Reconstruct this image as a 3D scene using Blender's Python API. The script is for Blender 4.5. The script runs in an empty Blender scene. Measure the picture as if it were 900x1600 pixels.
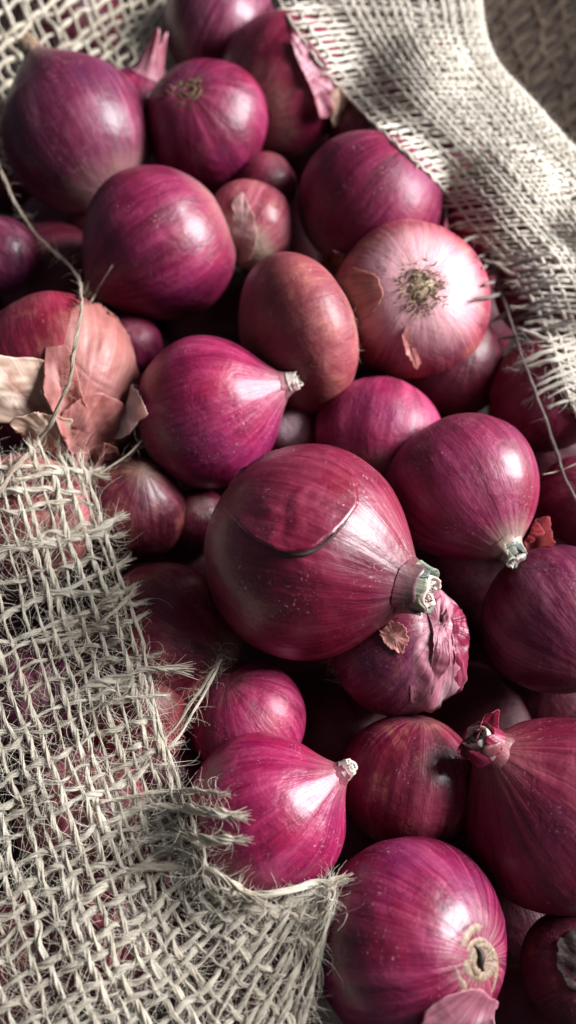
import bpy, math
import numpy as np
from mathutils import Vector, Matrix
from mathutils.bvhtree import BVHTree

SC = bpy.context.scene
COL = SC.collection
R = math.radians
rng = np.random.default_rng(7)

# ------------------------------------------------------------------ camera
FPX = 1386.0                      # focal length in photograph pixels (900 x 1600)
TILT = R(23.7)                    # camera leans 23.7 deg away from straight down
CAM = np.array([0.0, 0.0, 0.287])
cam_d = bpy.data.cameras.new('camera')
cam = bpy.data.objects.new('camera', cam_d); COL.objects.link(cam)
cam.location = CAM; cam.rotation_euler = (TILT, 0, 0)
cam_d.sensor_fit = 'VERTICAL'; cam_d.sensor_height = 36.0
cam_d.lens = 36.0 * FPX / 1600.0
cam_d.clip_start = 0.01; cam_d.clip_end = 50
cam_d.dof.use_dof = True
cam_d.dof.focus_distance = 0.262
cam_d.dof.aperture_fstop = 7.0
SC.camera = cam
CR = np.array([1.0, 0, 0])
CU = np.array([0, math.cos(TILT), math.sin(TILT)])
CB = np.array([0, -math.sin(TILT), math.cos(TILT)])     # towards the camera

# ------------------------------------------------------------------ light: one soft window on the right, dim room
w = bpy.data.worlds.new('World'); SC.world = w; w.use_nodes = True
bg = w.node_tree.nodes['Background']
bg.inputs['Color'].default_value = (0.80, 0.86, 1.0, 1)
bg.inputs['Strength'].default_value = 0.10
ld = bpy.data.lights.new('window_light', 'AREA')
ld.shape = 'RECTANGLE'; ld.size = 0.56; ld.size_y = 0.66
ld.energy = 46.0; ld.color = (0.965, 0.98, 1.0)
lo = bpy.data.objects.new('window_light', ld); COL.objects.link(lo)
LDIR = np.array([0.83, 0.22, 0.48]); LDIR /= np.linalg.norm(LDIR)
TGT = np.array([0.0, 0.13, 0.0])
lo.location = TGT + LDIR * 1.15
lo.rotation_euler = Vector(LDIR).to_track_quat('Z', 'Y').to_euler()
SC.view_settings.view_transform = 'Standard'
SC.view_settings.look = 'None'
SC.view_settings.exposure = 0.54
SC.view_settings.gamma = 1.0
SC.view_settings.use_curve_mapping = False
SC.cycles.use_denoising = True
SC.cycles.max_bounces = 6
SC.cycles.transparent_max_bounces = 4

# ------------------------------------------------------------------ helpers
def plane_depth(y):
    return 1.0 / (2.38 + 1.62 * (y / 1600.0))
def ray(px, py):
    d = CR * ((px - 450) / FPX) + CU * ((800 - py) / FPX) - CB
    return d                       # depth 1 along the view axis
def at(px, py, lift=0.0):
    return CAM + ray(px, py) * (plane_depth(py) - lift)
def nrm(v):
    v = np.asarray(v, float); return v / max(1e-12, np.linalg.norm(v))

def mesh_obj(name, V, F, mat, parent=None, smooth=True, uv=None, loc=None):
    """V (n,3) array, F (m,4) or (m,3) int array -> one mesh object"""
    me = bpy.data.meshes.new(name)
    V = np.asarray(V, np.float32); F = np.asarray(F, np.int32)
    k = F.shape[1]
    me.vertices.add(len(V)); me.vertices.foreach_set('co', V.ravel())
    me.loops.add(F.size); me.loops.foreach_set('vertex_index', F.ravel())
    me.polygons.add(len(F))
    me.polygons.foreach_set('loop_start', np.arange(0, F.size, k, dtype=np.int32))
    me.polygons.foreach_set('loop_total', np.full(len(F), k, np.int32))
    if uv is not None:
        l = me.uv_layers.new(name='UVMap')
        l.data.foreach_set('uv', np.asarray(uv, np.float32)[F.ravel()].ravel())
    me.update(calc_edges=True)
    if smooth: me.polygons.foreach_set('use_smooth', np.ones(len(F), bool))
    if mat: me.materials.append(mat)
    o = bpy.data.objects.new(name, me); COL.objects.link(o)
    if parent is not None: o.parent = parent
    if loc is not None: o.location = loc
    return o

def thing(name, label, cat, group=None, loc=(0, 0, 0)):
    o = bpy.data.objects.new(name, None); COL.objects.link(o)
    o.empty_display_size = 0.01
    o.location = loc; o['label'] = label; o['category'] = cat
    if group: o['group'] = group
    return o

def grid_faces(nu, nv, wrap_u=False):
    """vertices index = j*nu + i ; i in u (wraps), j in v"""
    iu = nu if wrap_u else nu - 1
    i, j = np.meshgrid(np.arange(iu), np.arange(nv - 1), indexing='ij')
    i = i.ravel(); j = j.ravel(); i2 = (i + 1) % nu
    return np.stack([j*nu+i, j*nu+i2, (j+1)*nu+i2, (j+1)*nu+i], 1)

def smooth_noise1(n, step, r=rng):
    """smooth random curve of n samples with knots each `step` samples, values about -1..1"""
    k = int(n / step) + 4
    p = r.uniform(-1, 1, k)
    x = np.arange(n) / step + 1
    i = x.astype(int); f = x - i; f = f*f*(3-2*f)
    return p[i] * (1 - f) + p[np.minimum(i+1, k-1)] * f

def tube(P, rad, sides=7, ply=0.0, twist=0.0, cap=True):
    """closed tube round the points P; returns V, F, UV"""
    P = np.asarray(P, float); n = len(P)
    rad = np.broadcast_to(np.asarray(rad, float), (n,))
    T = np.gradient(P, axis=0); T /= np.maximum(1e-12, np.linalg.norm(T, axis=1))[:, None]
    N = np.zeros_like(P)
    a = np.array([0, 0, 1.0]) if abs(T[0, 2]) < 0.9 else np.array([1.0, 0, 0])
    N[0] = nrm(a - T[0] * a.dot(T[0]))
    for i in range(1, n):
        v = N[i-1] - T[i] * N[i-1].dot(T[i]); N[i] = v / max(1e-12, math.sqrt(v.dot(v)))
    B = np.cross(T, N)
    s = np.concatenate([[0], np.cumsum(np.linalg.norm(np.diff(P, axis=0), axis=1))])
    th = np.arange(sides) / sides * 2 * math.pi
    A = th[None, :] + 0 * s[:, None]
    rr = rad[:, None] * (1 + ply * np.cos(2 * (A - twist * s[:, None])))
    V = P[:, None, :] + rr[..., None] * (np.cos(A)[..., None] * N[:, None, :] + np.sin(A)[..., None] * B[:, None, :])
    UV = np.stack([s[:, None] + 0 * A, A / (2 * math.pi)], -1)
    F = grid_faces(sides, n, True)
    return V.reshape(-1, 3), F, UV.reshape(-1, 2)

def catmull(C, n):
    """resample control points C (k, d) to n points"""
    k = len(C); x = np.linspace(0, k - 1, n); i = np.minimum(x.astype(int), k - 2); f = (x - i)[:, None]
    p0 = C[np.maximum(i - 1, 0)]; p1 = C[i]; p2 = C[i + 1]; p3 = C[np.minimum(i + 2, k - 1)]
    return .5 * ((2*p1) + (-p0+p2)*f + (2*p0-5*p1+4*p2-p3)*f**2 + (-p0+3*p1-3*p2+p3)*f**3)

class MB:
    def __init__(s): s.V = []; s.F = []; s.U = []; s.n = 0
    def add(s, V, F, U=None):
        s.V.append(V); s.F.append(np.asarray(F) + s.n); s.n += len(V)
        s.U.append(U if U is not None else np.zeros((len(V), 2)))
    def build(s, name, mat, parent=None, **k):
        return mesh_obj(name, np.concatenate(s.V), np.concatenate(s.F), mat, parent, uv=np.concatenate(s.U), **k)

def fibres(P0, D0, L, rad, curl, segs=4, r=rng, droop=0.0):
    """many thin curved three-sided fibres at once. P0,D0 (n,3); L, rad (n,)"""
    n = len(P0)
    pts = [P0]; d = D0 / np.linalg.norm(D0, axis=1)[:, None]
    ax = r.normal(size=(n, 3))
    for k in range(segs):
        d = d + curl * (np.cross(ax, d) * 0.5 + r.normal(size=(n, 3)) * 0.35)
        d[:, 2] -= droop
        d /= np.linalg.norm(d, axis=1)[:, None]
        pts.append(pts[-1] + d * (L / segs)[:, None])
    P = np.stack(pts, 1)                                     # n, segs+1, 3
    T = np.gradient(P, axis=1); T /= np.maximum(1e-12, np.linalg.norm(T, axis=2, keepdims=True))
    ref = r.normal(size=(n, 1, 3))
    N = ref - T * (T * ref).sum(2, keepdims=True); N /= np.maximum(1e-9, np.linalg.norm(N, axis=2, keepdims=True))
    B = np.cross(T, N)
    m = segs + 1
    taper = np.linspace(1, 0.35, m)[None, :, None, None] * rad[:, None, None, None]
    th = np.arange(3) / 3 * 2 * math.pi
    V = P[:, :, None, :] + taper * (np.cos(th)[None, None, :, None] * N[:, :, None, :] + np.sin(th)[None, None, :, None] * B[:, :, None, :])
    F1 = grid_faces(3, m, True)
    F = (F1[None] + (np.arange(n) * m * 3)[:, None, None]).reshape(-1, 4)
    U = np.zeros((n * m * 3, 2)); U[:, 0] = np.repeat(r.uniform(0, 5, n), m * 3); U[:, 1] = np.repeat(r.uniform(0, 1, n), m*3)
    return V.reshape(-1, 3), F, U

# ------------------------------------------------------------------ node helper
class NT:
    def __init__(s, name):
        s.m = bpy.data.materials.new(name); s.m.use_nodes = True
        s.t = s.m.node_tree; s.b = s.t.nodes['Principled BSDF']
    def n(s, typ, **kw):
        x = s.t.nodes.new(typ)
        for k, v in kw.items():
            if k.startswith('_'): x.inputs[k[1:]].default_value = v
            else: setattr(x, k, v)
        return x
    def l(s, a, b): s.t.links.new(a, b)
    def put(s, sock, v):
        if hasattr(v, 'is_output') or isinstance(v, bpy.types.NodeSocket): s.l(v, sock)
        else: sock.default_value = v
    def math(s, op, a, b=0.0, c=None, clamp=False):
        x = s.n('ShaderNodeMath', operation=op); x.use_clamp = clamp
        s.put(x.inputs[0], a); s.put(x.inputs[1], b)
        if c is not None: s.put(x.inputs[2], c)
        return x.outputs[0]
    def noise(s, vec, scale, detail=2.0, rough=0.5, dist=0.0):
        x = s.n('ShaderNodeTexNoise'); x.inputs['Scale'].default_value = scale
        x.inputs['Detail'].default_value = detail; x.inputs['Roughness'].default_value = rough
        x.inputs['Distortion'].default_value = dist
        s.l(vec, x.inputs['Vector']); return x.outputs['Fac']
    def sstep(s, v, a, b):
        x = s.n('ShaderNodeMapRange'); x.interpolation_type = 'SMOOTHSTEP'
        s.put(x.inputs['Value'], v); x.inputs['From Min'].default_value = a; x.inputs['From Max'].default_value = b
        return x.outputs['Result']
    def mix(s, f, a, b, mode='MIX'):
        x = s.n('ShaderNodeMix', data_type='RGBA', blend_type=mode)
        s.put(x.inputs[0], f); s.put(x.inputs[6], a if not isinstance(a, tuple) else (*a, 1)[:4])
        s.put(x.inputs[7], b if not isinstance(b, tuple) else (*b, 1)[:4]); return x.outputs[2]
    def ramp(s, f, stops):
        x = s.n('ShaderNodeValToRGB'); e = x.color_ramp.elements
        while len(e) < len(stops): e.new(0.5)
        for q, (p, c) in zip(e, stops): q.position = p; q.color = (*c, 1)[:4]
        s.put(x.inputs[0], f); return x.outputs[0]
    def bump(s, h, strength, dist, normal=None):
        x = s.n('ShaderNodeBump'); x.inputs['Strength'].default_value = strength
        x.inputs['Distance'].default_value = dist; s.l(h, x.inputs['Height'])
        if normal is not None: s.l(normal, x.inputs['Normal'])
        return x.outputs[0]

PAL = {   # dark, mid, light skin colours (linear)
 'magenta': ((0.0480, 0.0014, 0.0095), (0.1240, 0.0038, 0.0314), (0.2320, 0.0265, 0.0769)),
 'bright':  ((0.0704, 0.0018, 0.0139), (0.1760, 0.0048, 0.0410), (0.2960, 0.0368, 0.0988)),
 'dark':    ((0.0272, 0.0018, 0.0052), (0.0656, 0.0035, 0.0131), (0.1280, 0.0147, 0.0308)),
 'purple':  ((0.0368, 0.0026, 0.0125), (0.0976, 0.0085, 0.0329), (0.2240, 0.0662, 0.1062)),
 'copper':  ((0.0840, 0.0087, 0.0175), (0.1792, 0.0319, 0.0410), (0.3248, 0.1082, 0.1025)),
 'pink':    ((0.1105, 0.0078, 0.0217), (0.2125, 0.0274, 0.0498), (0.3570, 0.1173, 0.1400)),
 'red':     ((0.0624, 0.0016, 0.0073), (0.1520, 0.0044, 0.0212), (0.2560, 0.0294, 0.0549)),
 'wine':    ((0.0432, 0.0016, 0.0073), (0.1040, 0.0035, 0.0191), (0.2000, 0.0250, 0.0513)),
}

def onion_mat(rad, a, pal, seed, neck_pale=0.35, root_pale=0.3, neck_col=(.34, .30, .19), root_col=(.50, .33, .25),
              copper=0.0, rough=0.46, dust=0.25, streak=1.0, coat=0.20, blot=None):
    d, m, l = PAL[pal] if isinstance(pal, str) else pal
    q = NT('onion_skin')
    tc = q.n('ShaderNodeTexCoord'); sep = q.n('ShaderNodeSeparateXYZ'); q.l(tc.outputs['Object'], sep.inputs[0])
    x, y, z = sep.outputs
    h = q.math('MULTIPLY', z, 1.0 / rad)
    rho = q.math('MAXIMUM', q.math('SQRT', q.math('ADD', q.math('MULTIPLY', x, x), q.math('MULTIPLY', y, y))), rad * 0.02)
    cx = q.math('DIVIDE', x, rho); cy = q.math('DIVIDE', y, rho)
    sc = q.n('ShaderNodeVectorMath', operation='SCALE'); q.l(tc.outputs['Object'], sc.inputs[0]); sc.inputs['Scale'].default_value = 1 / rad
    mp = q.n('ShaderNodeVectorMath', operation='ADD'); q.l(sc.outputs[0], mp.inputs[0]); mp.inputs[1].default_value = (seed * 3.1, seed * 1.3, seed * 2.2)
    iso = mp.outputs[0]
    wander = q.math('MULTIPLY', q.math('SUBTRACT', q.noise(iso, 2.2, 4.0, 0.6), 0.5), 0.11)
    def vec(zk, off):
        c = q.n('ShaderNodeCombineXYZ')
        q.l(q.math('ADD', q.math('ADD', cx, off), wander), c.inputs[0]); q.l(q.math('ADD', q.math('SUBTRACT', cy, wander), off * 1.7), c.inputs[1])
        q.l(q.math('MULTIPLY', h, zk), c.inputs[2]); return c.outputs[0]
    n1 = q.noise(vec(0.22, seed), 3.0, 3.0, 0.55, 0.15)
    n2 = q.noise(vec(0.085, seed + 5), 13.0, 3.0, 0.65)
    n3 = q.noise(vec(0.035, seed + 9), 42.0, 2.0, 0.6)
    big = q.noise(iso, 1.6, 3.0, 0.55)
    f = q.math('ADD', q.math('MULTIPLY', n1, 0.75 * streak), q.math('MULTIPLY', big, 0.65))
    f = q.math('ADD', f, q.math('MULTIPLY', q.math('SUBTRACT', n2, 0.5), 0.55 * streak))
    f = q.math('ADD', f, (1 - streak) * 0.375)
    c = q.ramp(f, [(0.40, d), (0.68, m), (1.0, l)])
    # fine pale veins that run from root to neck
    vein = q.math('MULTIPLY', q.sstep(n3, 0.54, 0.67), 0.30 * streak)
    c = q.mix(vein, c, l)
    vein2 = q.math('MULTIPLY', q.sstep(n2, 0.44, 0.26), 0.32)
    c = q.mix(vein2, c, d)
    c = q.mix(q.math('MULTIPLY', q.sstep(q.noise(vec(0.5, seed + 21), 2.2, 4.0, 0.6, 0.6), 0.55, 0.72), 0.5), c, d)
    # patches that turn plum or blood red
    pv = q.noise(iso, 1.15, 3.0, 0.55)
    c = q.mix(q.math('MULTIPLY', q.sstep(pv, 0.52, 0.70), 0.45), c, (m[0] * .62 + .01, m[1] * 1.4 + .002, m[2] * 1.35 + .004))
    c = q.mix(q.math('MULTIPLY', q.sstep(pv, 0.46, 0.30), 0.45), c, (m[0] * 1.25, m[1] * .9, m[2] * .62))
    # dry coppery outer skin
    if copper > 0:
        cn = q.noise(iso, 1.9, 4.0, 0.6, 0.4)
        cf = q.math('MULTIPLY', q.sstep(q.math('ADD', cn, q.math('MULTIPLY', n2, 0.25)), 0.72 - 0.42 * copper, 1.02 - 0.42 * copper), 0.85)
        c = q.mix(cf, c, q.ramp(q.math('ADD', q.math('MULTIPLY', n2, .6), q.math('MULTIPLY', n3, .4)), [(0.3, (.17, .038, .032)), (0.6, (.29, .098, .074)), (0.8, (.42, .21, .155))]))
    # neck and root ends dry out
    hn = q.math('ADD', h, q.math('MULTIPLY', q.math('SUBTRACT', n2, 0.5), 0.35))
    c = q.mix(q.math('MULTIPLY', q.sstep(hn, a * 0.86, a * 1.28), neck_pale), c, neck_col)
    hr = q.math('ADD', h, q.math('MULTIPLY', q.math('SUBTRACT', n2, 0.5), 0.5))
    c = q.mix(q.math('MULTIPLY', q.sstep(hr, -a * 0.52, -a * 1.0), root_pale), c, root_col)
    if root_pale > .7:
        c = q.mix(q.math('MULTIPLY', q.math('MULTIPLY', q.sstep(hr, -a * 0.30, -a * 0.85), q.sstep(n2, 0.46, 0.66)), 0.42), c, (.56, .37, .37))
    # dust, scuffs and small pale flecks
    sp = q.noise(iso, 30.0, 3.0, 0.7)
    region = q.sstep(q.noise(iso, 2.6, 2.0, 0.5), 0.48, 0.66)
    fl = q.math('MULTIPLY', q.math('MULTIPLY', q.sstep(sp, 0.60, 0.70), region), dust)
    c = q.mix(fl, c, (.55, .40, .40))
    scr = q.noise(vec(2.6, seed + 3), 7.0, 4.0, 0.75, 1.2)
    c = q.mix(q.math('MULTIPLY', q.sstep(scr, 0.66, 0.72), 0.22 * min(1, dust * 2)), c, (.50, .27, .27))
    dk = q.noise(iso, 4.5, 5.0, 0.65)
    c = q.mix(q.math('MULTIPLY', q.sstep(dk, 0.60, 0.74), 0.45), c, (.035, .004, .010))
    q.l(c, q.b.inputs['Base Color'])
    ro = q.math('ADD', q.math('MULTIPLY', q.math('SUBTRACT', big, 0.5), 0.25), q.math('ADD', rough, q.math('MULTIPLY', fl, 0.5)))
    ro = q.math('ADD', ro, q.math('MULTIPLY', q.math('SUBTRACT', n2, 0.5), 0.38))
    q.l(ro, q.b.inputs['Roughness'])
    q.b.inputs['Specular IOR Level'].default_value = 0.32
    q.b.inputs['Coat Weight'].default_value = coat
    q.b.inputs['Coat Roughness'].default_value = 0.20
    q.b.inputs['Subsurface Weight'].default_value = 0.06
    q.b.inputs['Subsurface Radius'].default_value = (0.9, 0.15, 0.25)
    q.b.inputs['Subsurface Scale'].default_value = 0.004
    hgt = q.math('ADD', q.math('MULTIPLY', n2, 0.5), q.math('MULTIPLY', n3, 0.22))
    hgt = q.math('ADD', hgt, q.math('MULTIPLY', n1, 0.8))
    nb = q.bump(hgt, 0.30, 0.0011)
    nb = q.bump(sp, 0.12, 0.0005, nb)
    nb = q.bump(q.noise(iso, 3.2, 3.0, 0.55, 0.3), 0.20, 0.0042, nb)
    q.l(nb, q.b.inputs['Normal'])
    return q.m

def paper_mat(name, stops, seed, rough=0.5, trans=0.25, veins=120.0, bump=0.5):
    """dry papery onion skin: colour varies along veins (UV.x across the veins)"""
    q = NT(name)
    tc = q.n('ShaderNodeTexCoord')
    mp = q.n('ShaderNodeMapping'); q.l(tc.outputs['UV'], mp.inputs[0])
    mp.inputs['Location'].default_value = (seed * 1.7, seed * .9, seed); mp.inputs['Scale'].default_value = (veins, 9.0, 1)
    n1 = q.noise(mp.outputs[0], 1.0, 3.0, 0.6, 0.3)
    sc = q.n('ShaderNodeVectorMath', operation='SCALE'); q.l(tc.outputs['Object'], sc.inputs[0]); sc.inputs['Scale'].default_value = 60.0
    n2 = q.noise(sc.outputs[0], 1.0, 4.0, 0.6, 0.5)
    f = q.math('ADD', q.math('MULTIPLY', n1, 0.55), q.math('MULTIPLY', n2, 0.5))
    c = q.ramp(f, [(0.34 + 0.4 * i / (len(stops) - 1), s) for i, s in enumerate(stops)])
    q.l(c, q.b.inputs['Base Color'])
    q.b.inputs['Roughness'].default_value = rough
    q.b.inputs['Specular IOR Level'].default_value = 0.4
    q.b.inputs['Subsurface Weight'].default_value = trans
    q.b.inputs['Subsurface Radius'].default_value = (1.0, .45, .4)
    q.b.inputs['Subsurface Scale'].default_value = 0.003
    h = q.math('ADD', q.math('MULTIPLY', n1, 0.6), q.math('MULTIPLY', n2, 0.9))
    q.l(q.bump(h, bump, 0.0015), q.b.inputs['Normal'])
    tr = q.n('ShaderNodeBsdfTranslucent'); q.l(c, tr.inputs[0]); ms = q.n('ShaderNodeMixShader'); ms.inputs[0].default_value = 0.28
    out = q.t.nodes['Material Output']; q.l(q.b.outputs[0], ms.inputs[1]); q.l(tr.outputs[0], ms.inputs[2]); q.l(ms.outputs[0], out.inputs[0])
    return q.m

def jute_mat(name, dark, mid, light, twist=380.0, seed=0.0, trans=0.0):
    """spun jute: UV.x runs along the yarn in metres, UV.y round it"""
    q = NT(name)
    tc = q.n('ShaderNodeTexCoord'); sep = q.n('ShaderNodeSeparateXYZ'); q.l(tc.outputs['UV'], sep.inputs[0])
    u, v = sep.outputs[0], sep.outputs[1]
    ang = q.math('MULTIPLY', v, 2 * math.pi)
    ph = q.math('SUBTRACT', ang, q.math('MULTIPLY', u, twist))
    cs = q.n('ShaderNodeCombineXYZ')
    q.l(q.math('COSINE', ph), cs.inputs[0]); q.l(q.math('SINE', ph), cs.inputs[1]); q.l(q.math('MULTIPLY', u, 60.0), cs.inputs[2])
    st = q.noise(cs.outputs[0], 3.2, 4.0, 0.7)
    geo = q.n('ShaderNodeNewGeometry')
    sc = q.n('ShaderNodeVectorMath', operation='SCALE'); q.l(geo.outputs['Position'], sc.inputs[0]); sc.inputs['Scale'].default_value = 45.0
    big = q.noise(sc.outputs[0], 1.0, 4.0, 0.6)
    oi = q.n('ShaderNodeObjectInfo')
    f = q.math('ADD', q.math('MULTIPLY', st, 0.62), q.math('ADD', q.math('MULTIPLY', big, 0.38), q.math('MULTIPLY', q.math('SUBTRACT', oi.outputs['Random'], 0.5), 0.16)))
    c = q.ramp(f, [(0.30, dark), (0.52, mid), (0.74, light)])
    q.l(c, q.b.inputs['Base Color'])
    q.b.inputs['Roughness'].default_value = 0.72
    q.b.inputs['Specular IOR Level'].default_value = 0.3
    q.b.inputs['Sheen Weight'].default_value = 0.15
    q.l(q.bump(st, 0.8, 0.0006), q.b.inputs['Normal'])
    tr = q.n('ShaderNodeBsdfTranslucent'); q.l(c, tr.inputs[0]); ms = q.n('ShaderNodeMixShader'); ms.inputs[0].default_value = 0.25
    out = q.t.nodes['Material Output']; q.l(q.b.outputs[0], ms.inputs[1]); q.l(tr.outputs[0], ms.inputs[2]); q.l(ms.outputs[0], out.inputs[0])
    return q.m

M = {}
M['jute'] = jute_mat('jute_pale', (.45, .365, .265), (.70, .62, .50), (.86, .80, .69))
M['jute_grey'] = jute_mat('jute_grey', (.40, .345, .275), (.62, .56, .475), (.78, .73, .64))
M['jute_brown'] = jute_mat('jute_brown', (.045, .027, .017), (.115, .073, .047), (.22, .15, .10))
M['string'] = jute_mat('jute_string', (.22, .15, .10), (.45, .36, .27), (.62, .54, .44))
M['string_dark'] = jute_mat('jute_string_dark', (.07, .05, .045), (.16, .115, .10), (.26, .20, .18))
M['fuzz'] = jute_mat('jute_fibre', (.42, .35, .26), (.62, .55, .45), (.78, .73, .64))
M['root'] = jute_mat('dry_root', (.17, .105, .060), (.36, .255, .160), (.56, .44, .31))
M['scale_tan'] = paper_mat('dry_scale_tan', [(.16, .09, .05), (.36, .25, .15), (.55, .44, .31)], 1)
M['peel_salmon'] = paper_mat('papery_skin_salmon', [(.22, .055, .050), (.39, .135, .120), (.56, .29, .26)], 2)
M['peel_red'] = paper_mat('papery_skin_red', [(.13, .012, .022), (.28, .035, .050), (.42, .11, .12)], 3)
M['peel_tan'] = paper_mat('papery_skin_tan', [(.33, .15, .11), (.50, .32, .24), (.66, .54, .44)], 4)
M['peel_grey'] = paper_mat('papery_skin_grey', [(.32, .20, .19), (.52, .40, .38), (.70, .61, .58)], 5)
M['peel_lilac'] = paper_mat('papery_skin_lilac', [(.20, .028, .058), (.37, .13, .17), (.62, .44, .46)], 6)
M['peel_wine'] = paper_mat('papery_skin_wine', [(.10, .006, .020), (.24, .018, .055), (.42, .10, .15)], 7, rough=.38)
M['peel_scuff'] = paper_mat('papery_skin_scuffed', [(.36, .12, .13), (.47, .24, .23), (.60, .43, .40)], 11, bump=.3)
M['neck_green'] = paper_mat('dry_neck_green', [(.035, .042, .036), (.14, .145, .105), (.42, .40, .29)], 8)
M['neck_teal'] = paper_mat('dry_neck_teal', [(.012, .018, .018), (.05, .062, .055), (.20, .21, .165)], 12)
M['scar_brown'] = paper_mat('scar_brown', [(.06, .03, .02), (.17, .10, .055), (.30, .21, .13)], 13, trans=0)
M['scar_tan'] = paper_mat('scar_tan', [(.10, .06, .04), (.28, .19, .13), (.46, .36, .27)], 14, trans=0)
M['neck_white'] = paper_mat('dry_neck_white', [(.30, .20, .18), (.55, .47, .42), (.75, .70, .64)], 9)
M['slit_flake_shade'] = paper_mat('dark_slit_flake_shade', [(.02, .012, .012), (.05, .028, .026), (.12, .075, .065)], 10)  # dark of the split and corner flake; also colours the shade strip at the tear

# ------------------------------------------------------------------ the ground under the heap
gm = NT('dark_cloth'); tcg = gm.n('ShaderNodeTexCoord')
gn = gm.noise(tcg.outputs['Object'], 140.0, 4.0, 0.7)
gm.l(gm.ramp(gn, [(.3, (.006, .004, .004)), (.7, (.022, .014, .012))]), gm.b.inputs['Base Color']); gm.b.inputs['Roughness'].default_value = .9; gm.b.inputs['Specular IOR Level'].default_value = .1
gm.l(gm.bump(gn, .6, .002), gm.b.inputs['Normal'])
gx, gy = np.meshgrid(np.linspace(-.9, .9, 61), np.linspace(-.7, 1.1, 61))
gz = -0.175 + .004 * np.sin(gx * 31) * np.cos(gy * 27)
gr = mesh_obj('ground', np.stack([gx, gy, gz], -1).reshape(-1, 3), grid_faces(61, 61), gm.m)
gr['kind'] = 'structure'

# ------------------------------------------------------------------ onions
GROUP = 'red onions heaped in the burlap sack'
# key: px, py, r(px), lift, axis(right, up, toward camera) of the neck, height ratio, neck length ratio, palette, options, label
ON = []
def onion(key, px, py, rpx, lift, axis, a, nl, pal, label, **k):
    ON.append(dict(key=key, px=px, py=py, rpx=rpx, lift=lift, axis=axis, a=a, nl=nl, pal=pal, label=label, **k))

onion('main', 478, 862, 172, .026, (.88, -.26, .40), .93, .17, 'wine', 'largest dark red onion in the centre with a lifted skin flap and grey-green neck', neck='green', nr=.19, tau=.42, rough=.40, dust=.5, neck_pale=.6, neck_col=(.10, .085, .072))
onion('pinkpoint', 325, 645, 117, .012, (.92, .30, .25), .98, .25, 'bright', 'glossy crimson onion pointing right, just above left of the largest onion', neck='white', nr=.12, tau=.30, dust=.5, neck_pale=.40, neck_col=(.36, .24, .22))
onion('round_left', 252, 383, 118, .010, (-.80, -.58, .10), .98, .16, 'magenta', 'round magenta onion with a root tuft at lower left, below the squat scarred onion', neck='dark', nr=.10, tau=.45, neck_pale=.3, dust=.4)
onion('teardrop', 122, 212, 120, .008, (-.45, .85, .10), .93, .30, 'purple', 'dull purple teardrop onion at upper left with its neck against the burlap', neck='dark', nr=.12, tau=.5, rough=.45)
onion('scarred', 322, 197, 99, .008, (-.33, .60, .70), .90, .0, 'magenta', 'squat glossy magenta onion with a brown scar on its top', tip=(290, 136), neck='scar', nr=.19)
onion('pale_patch', 392, 352, 70, .004, (.3, .75, -.4), .95, .05, 'pink', 'small pale pink onion with a tan patch between two bigger onions', root_pale=.9, root_col=(.55, .44, .30), copper=.25)
onion('copper_disc', 463, 526, 129, .014, (-.86, -.38, .32), .64, .04, 'copper', 'flat coppery brown onion on edge with root hairs along its right rim', root='rim', copper=.30, streak=.25, rough=.52, dust=.5, coat=.05, root_pale=.65, root_col=(.40, .19, .14))
onion('root_front', 640, 470, 124, .014, (-.16, -.20, -.97), .93, .05, 'pink', 'pale pink onion showing its tan root disc to the front', root_at=(659, 446), root='big', root_pale=.75, root_col=(.62, .33, .36), copper=.30)
onion('behind_root', 580, 330, 125, .002, (.62, .62, .2), .86, .05, 'magenta', 'deep magenta onion behind the pale onion with the tan root disc', root='few')
onion('under_disc', 590, 680, 98, .000, (.2, .9, -.3), .92, .1, 'bright', 'bright magenta onion wedged under the coppery flat onion')
onion('right_mid', 722, 762, 121, .014, (.40, -.72, .52), .97, .18, 'magenta', 'pink sheened onion right of centre with a pale green neck at lower right', neck='green', nr=.15, neck_pale=.55, neck_col=(.36, .35, .24), streak=1.2)
onion('wrinkled', 622, 1008, 110, .004, (.42, .38, .70), .93, .02, 'purple', 'wrinkled mauve onion in torn dry skin, under the neck of the largest onion', root='few', copper=.15, rough=.45)
onion('under_main', 385, 1125, 95, .000, (-.3, .75, .5), .92, .05, 'bright', 'magenta onion half hidden between the largest onion and the bright pink one')
onion('bright_point', 415, 1277, 127, .014, (.80, .54, .22), .96, .25, 'bright', 'bright pink onion with a strong white highlight and neck tip to upper right', neck='white', nr=.105, tau=.29, dust=.6, rough=.40, neck_pale=.25, neck_col=(.38, .22, .21))
onion('shaded_mid', 642, 1222, 108, -.004, (.15, .95, .05), .95, .05, 'wine', 'dim reddish brown onion behind the bright pink one', copper=.2, rough=.45)
onion('bottom', 640, 1472, 158, .010, (.66, -.20, .72), .93, .02, 'magenta', 'big onion at the bottom edge with a split tan scar at its right side', tip=(757, 1496), neck='split', nr=.24, rough=.42, dust=.4, streak=1.3, neck_pale=.55, neck_col=(.45, .33, .24))
onion('right_neck', 872, 1270, 150, .006, (-.66, .62, .30), .93, .26, 'wine', 'dark maroon onion at right with a torn white edged neck pointing left', neck='torn', nr=.19, neck_pale=.1, rough=.45)
onion('right_dark', 868, 968, 118, .002, (.3, -.5, .6), .95, .05, 'purple', 'plum coloured onion cut off by the right edge, above the maroon one', rough=.42)
onion('corner', 905, 1515, 92, .000, (.2, .5, .8), .9, .05, 'dark', 'black-brown shrivelled onion in the bottom right corner', rough=.6, copper=.2)
onion('under_fringe', 255, 1000, 122, .000, (.78, -.10, .50), .97, .12, 'wine', 'brownish red onion below the frayed edge of the left burlap', copper=.3, rough=.42)
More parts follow.
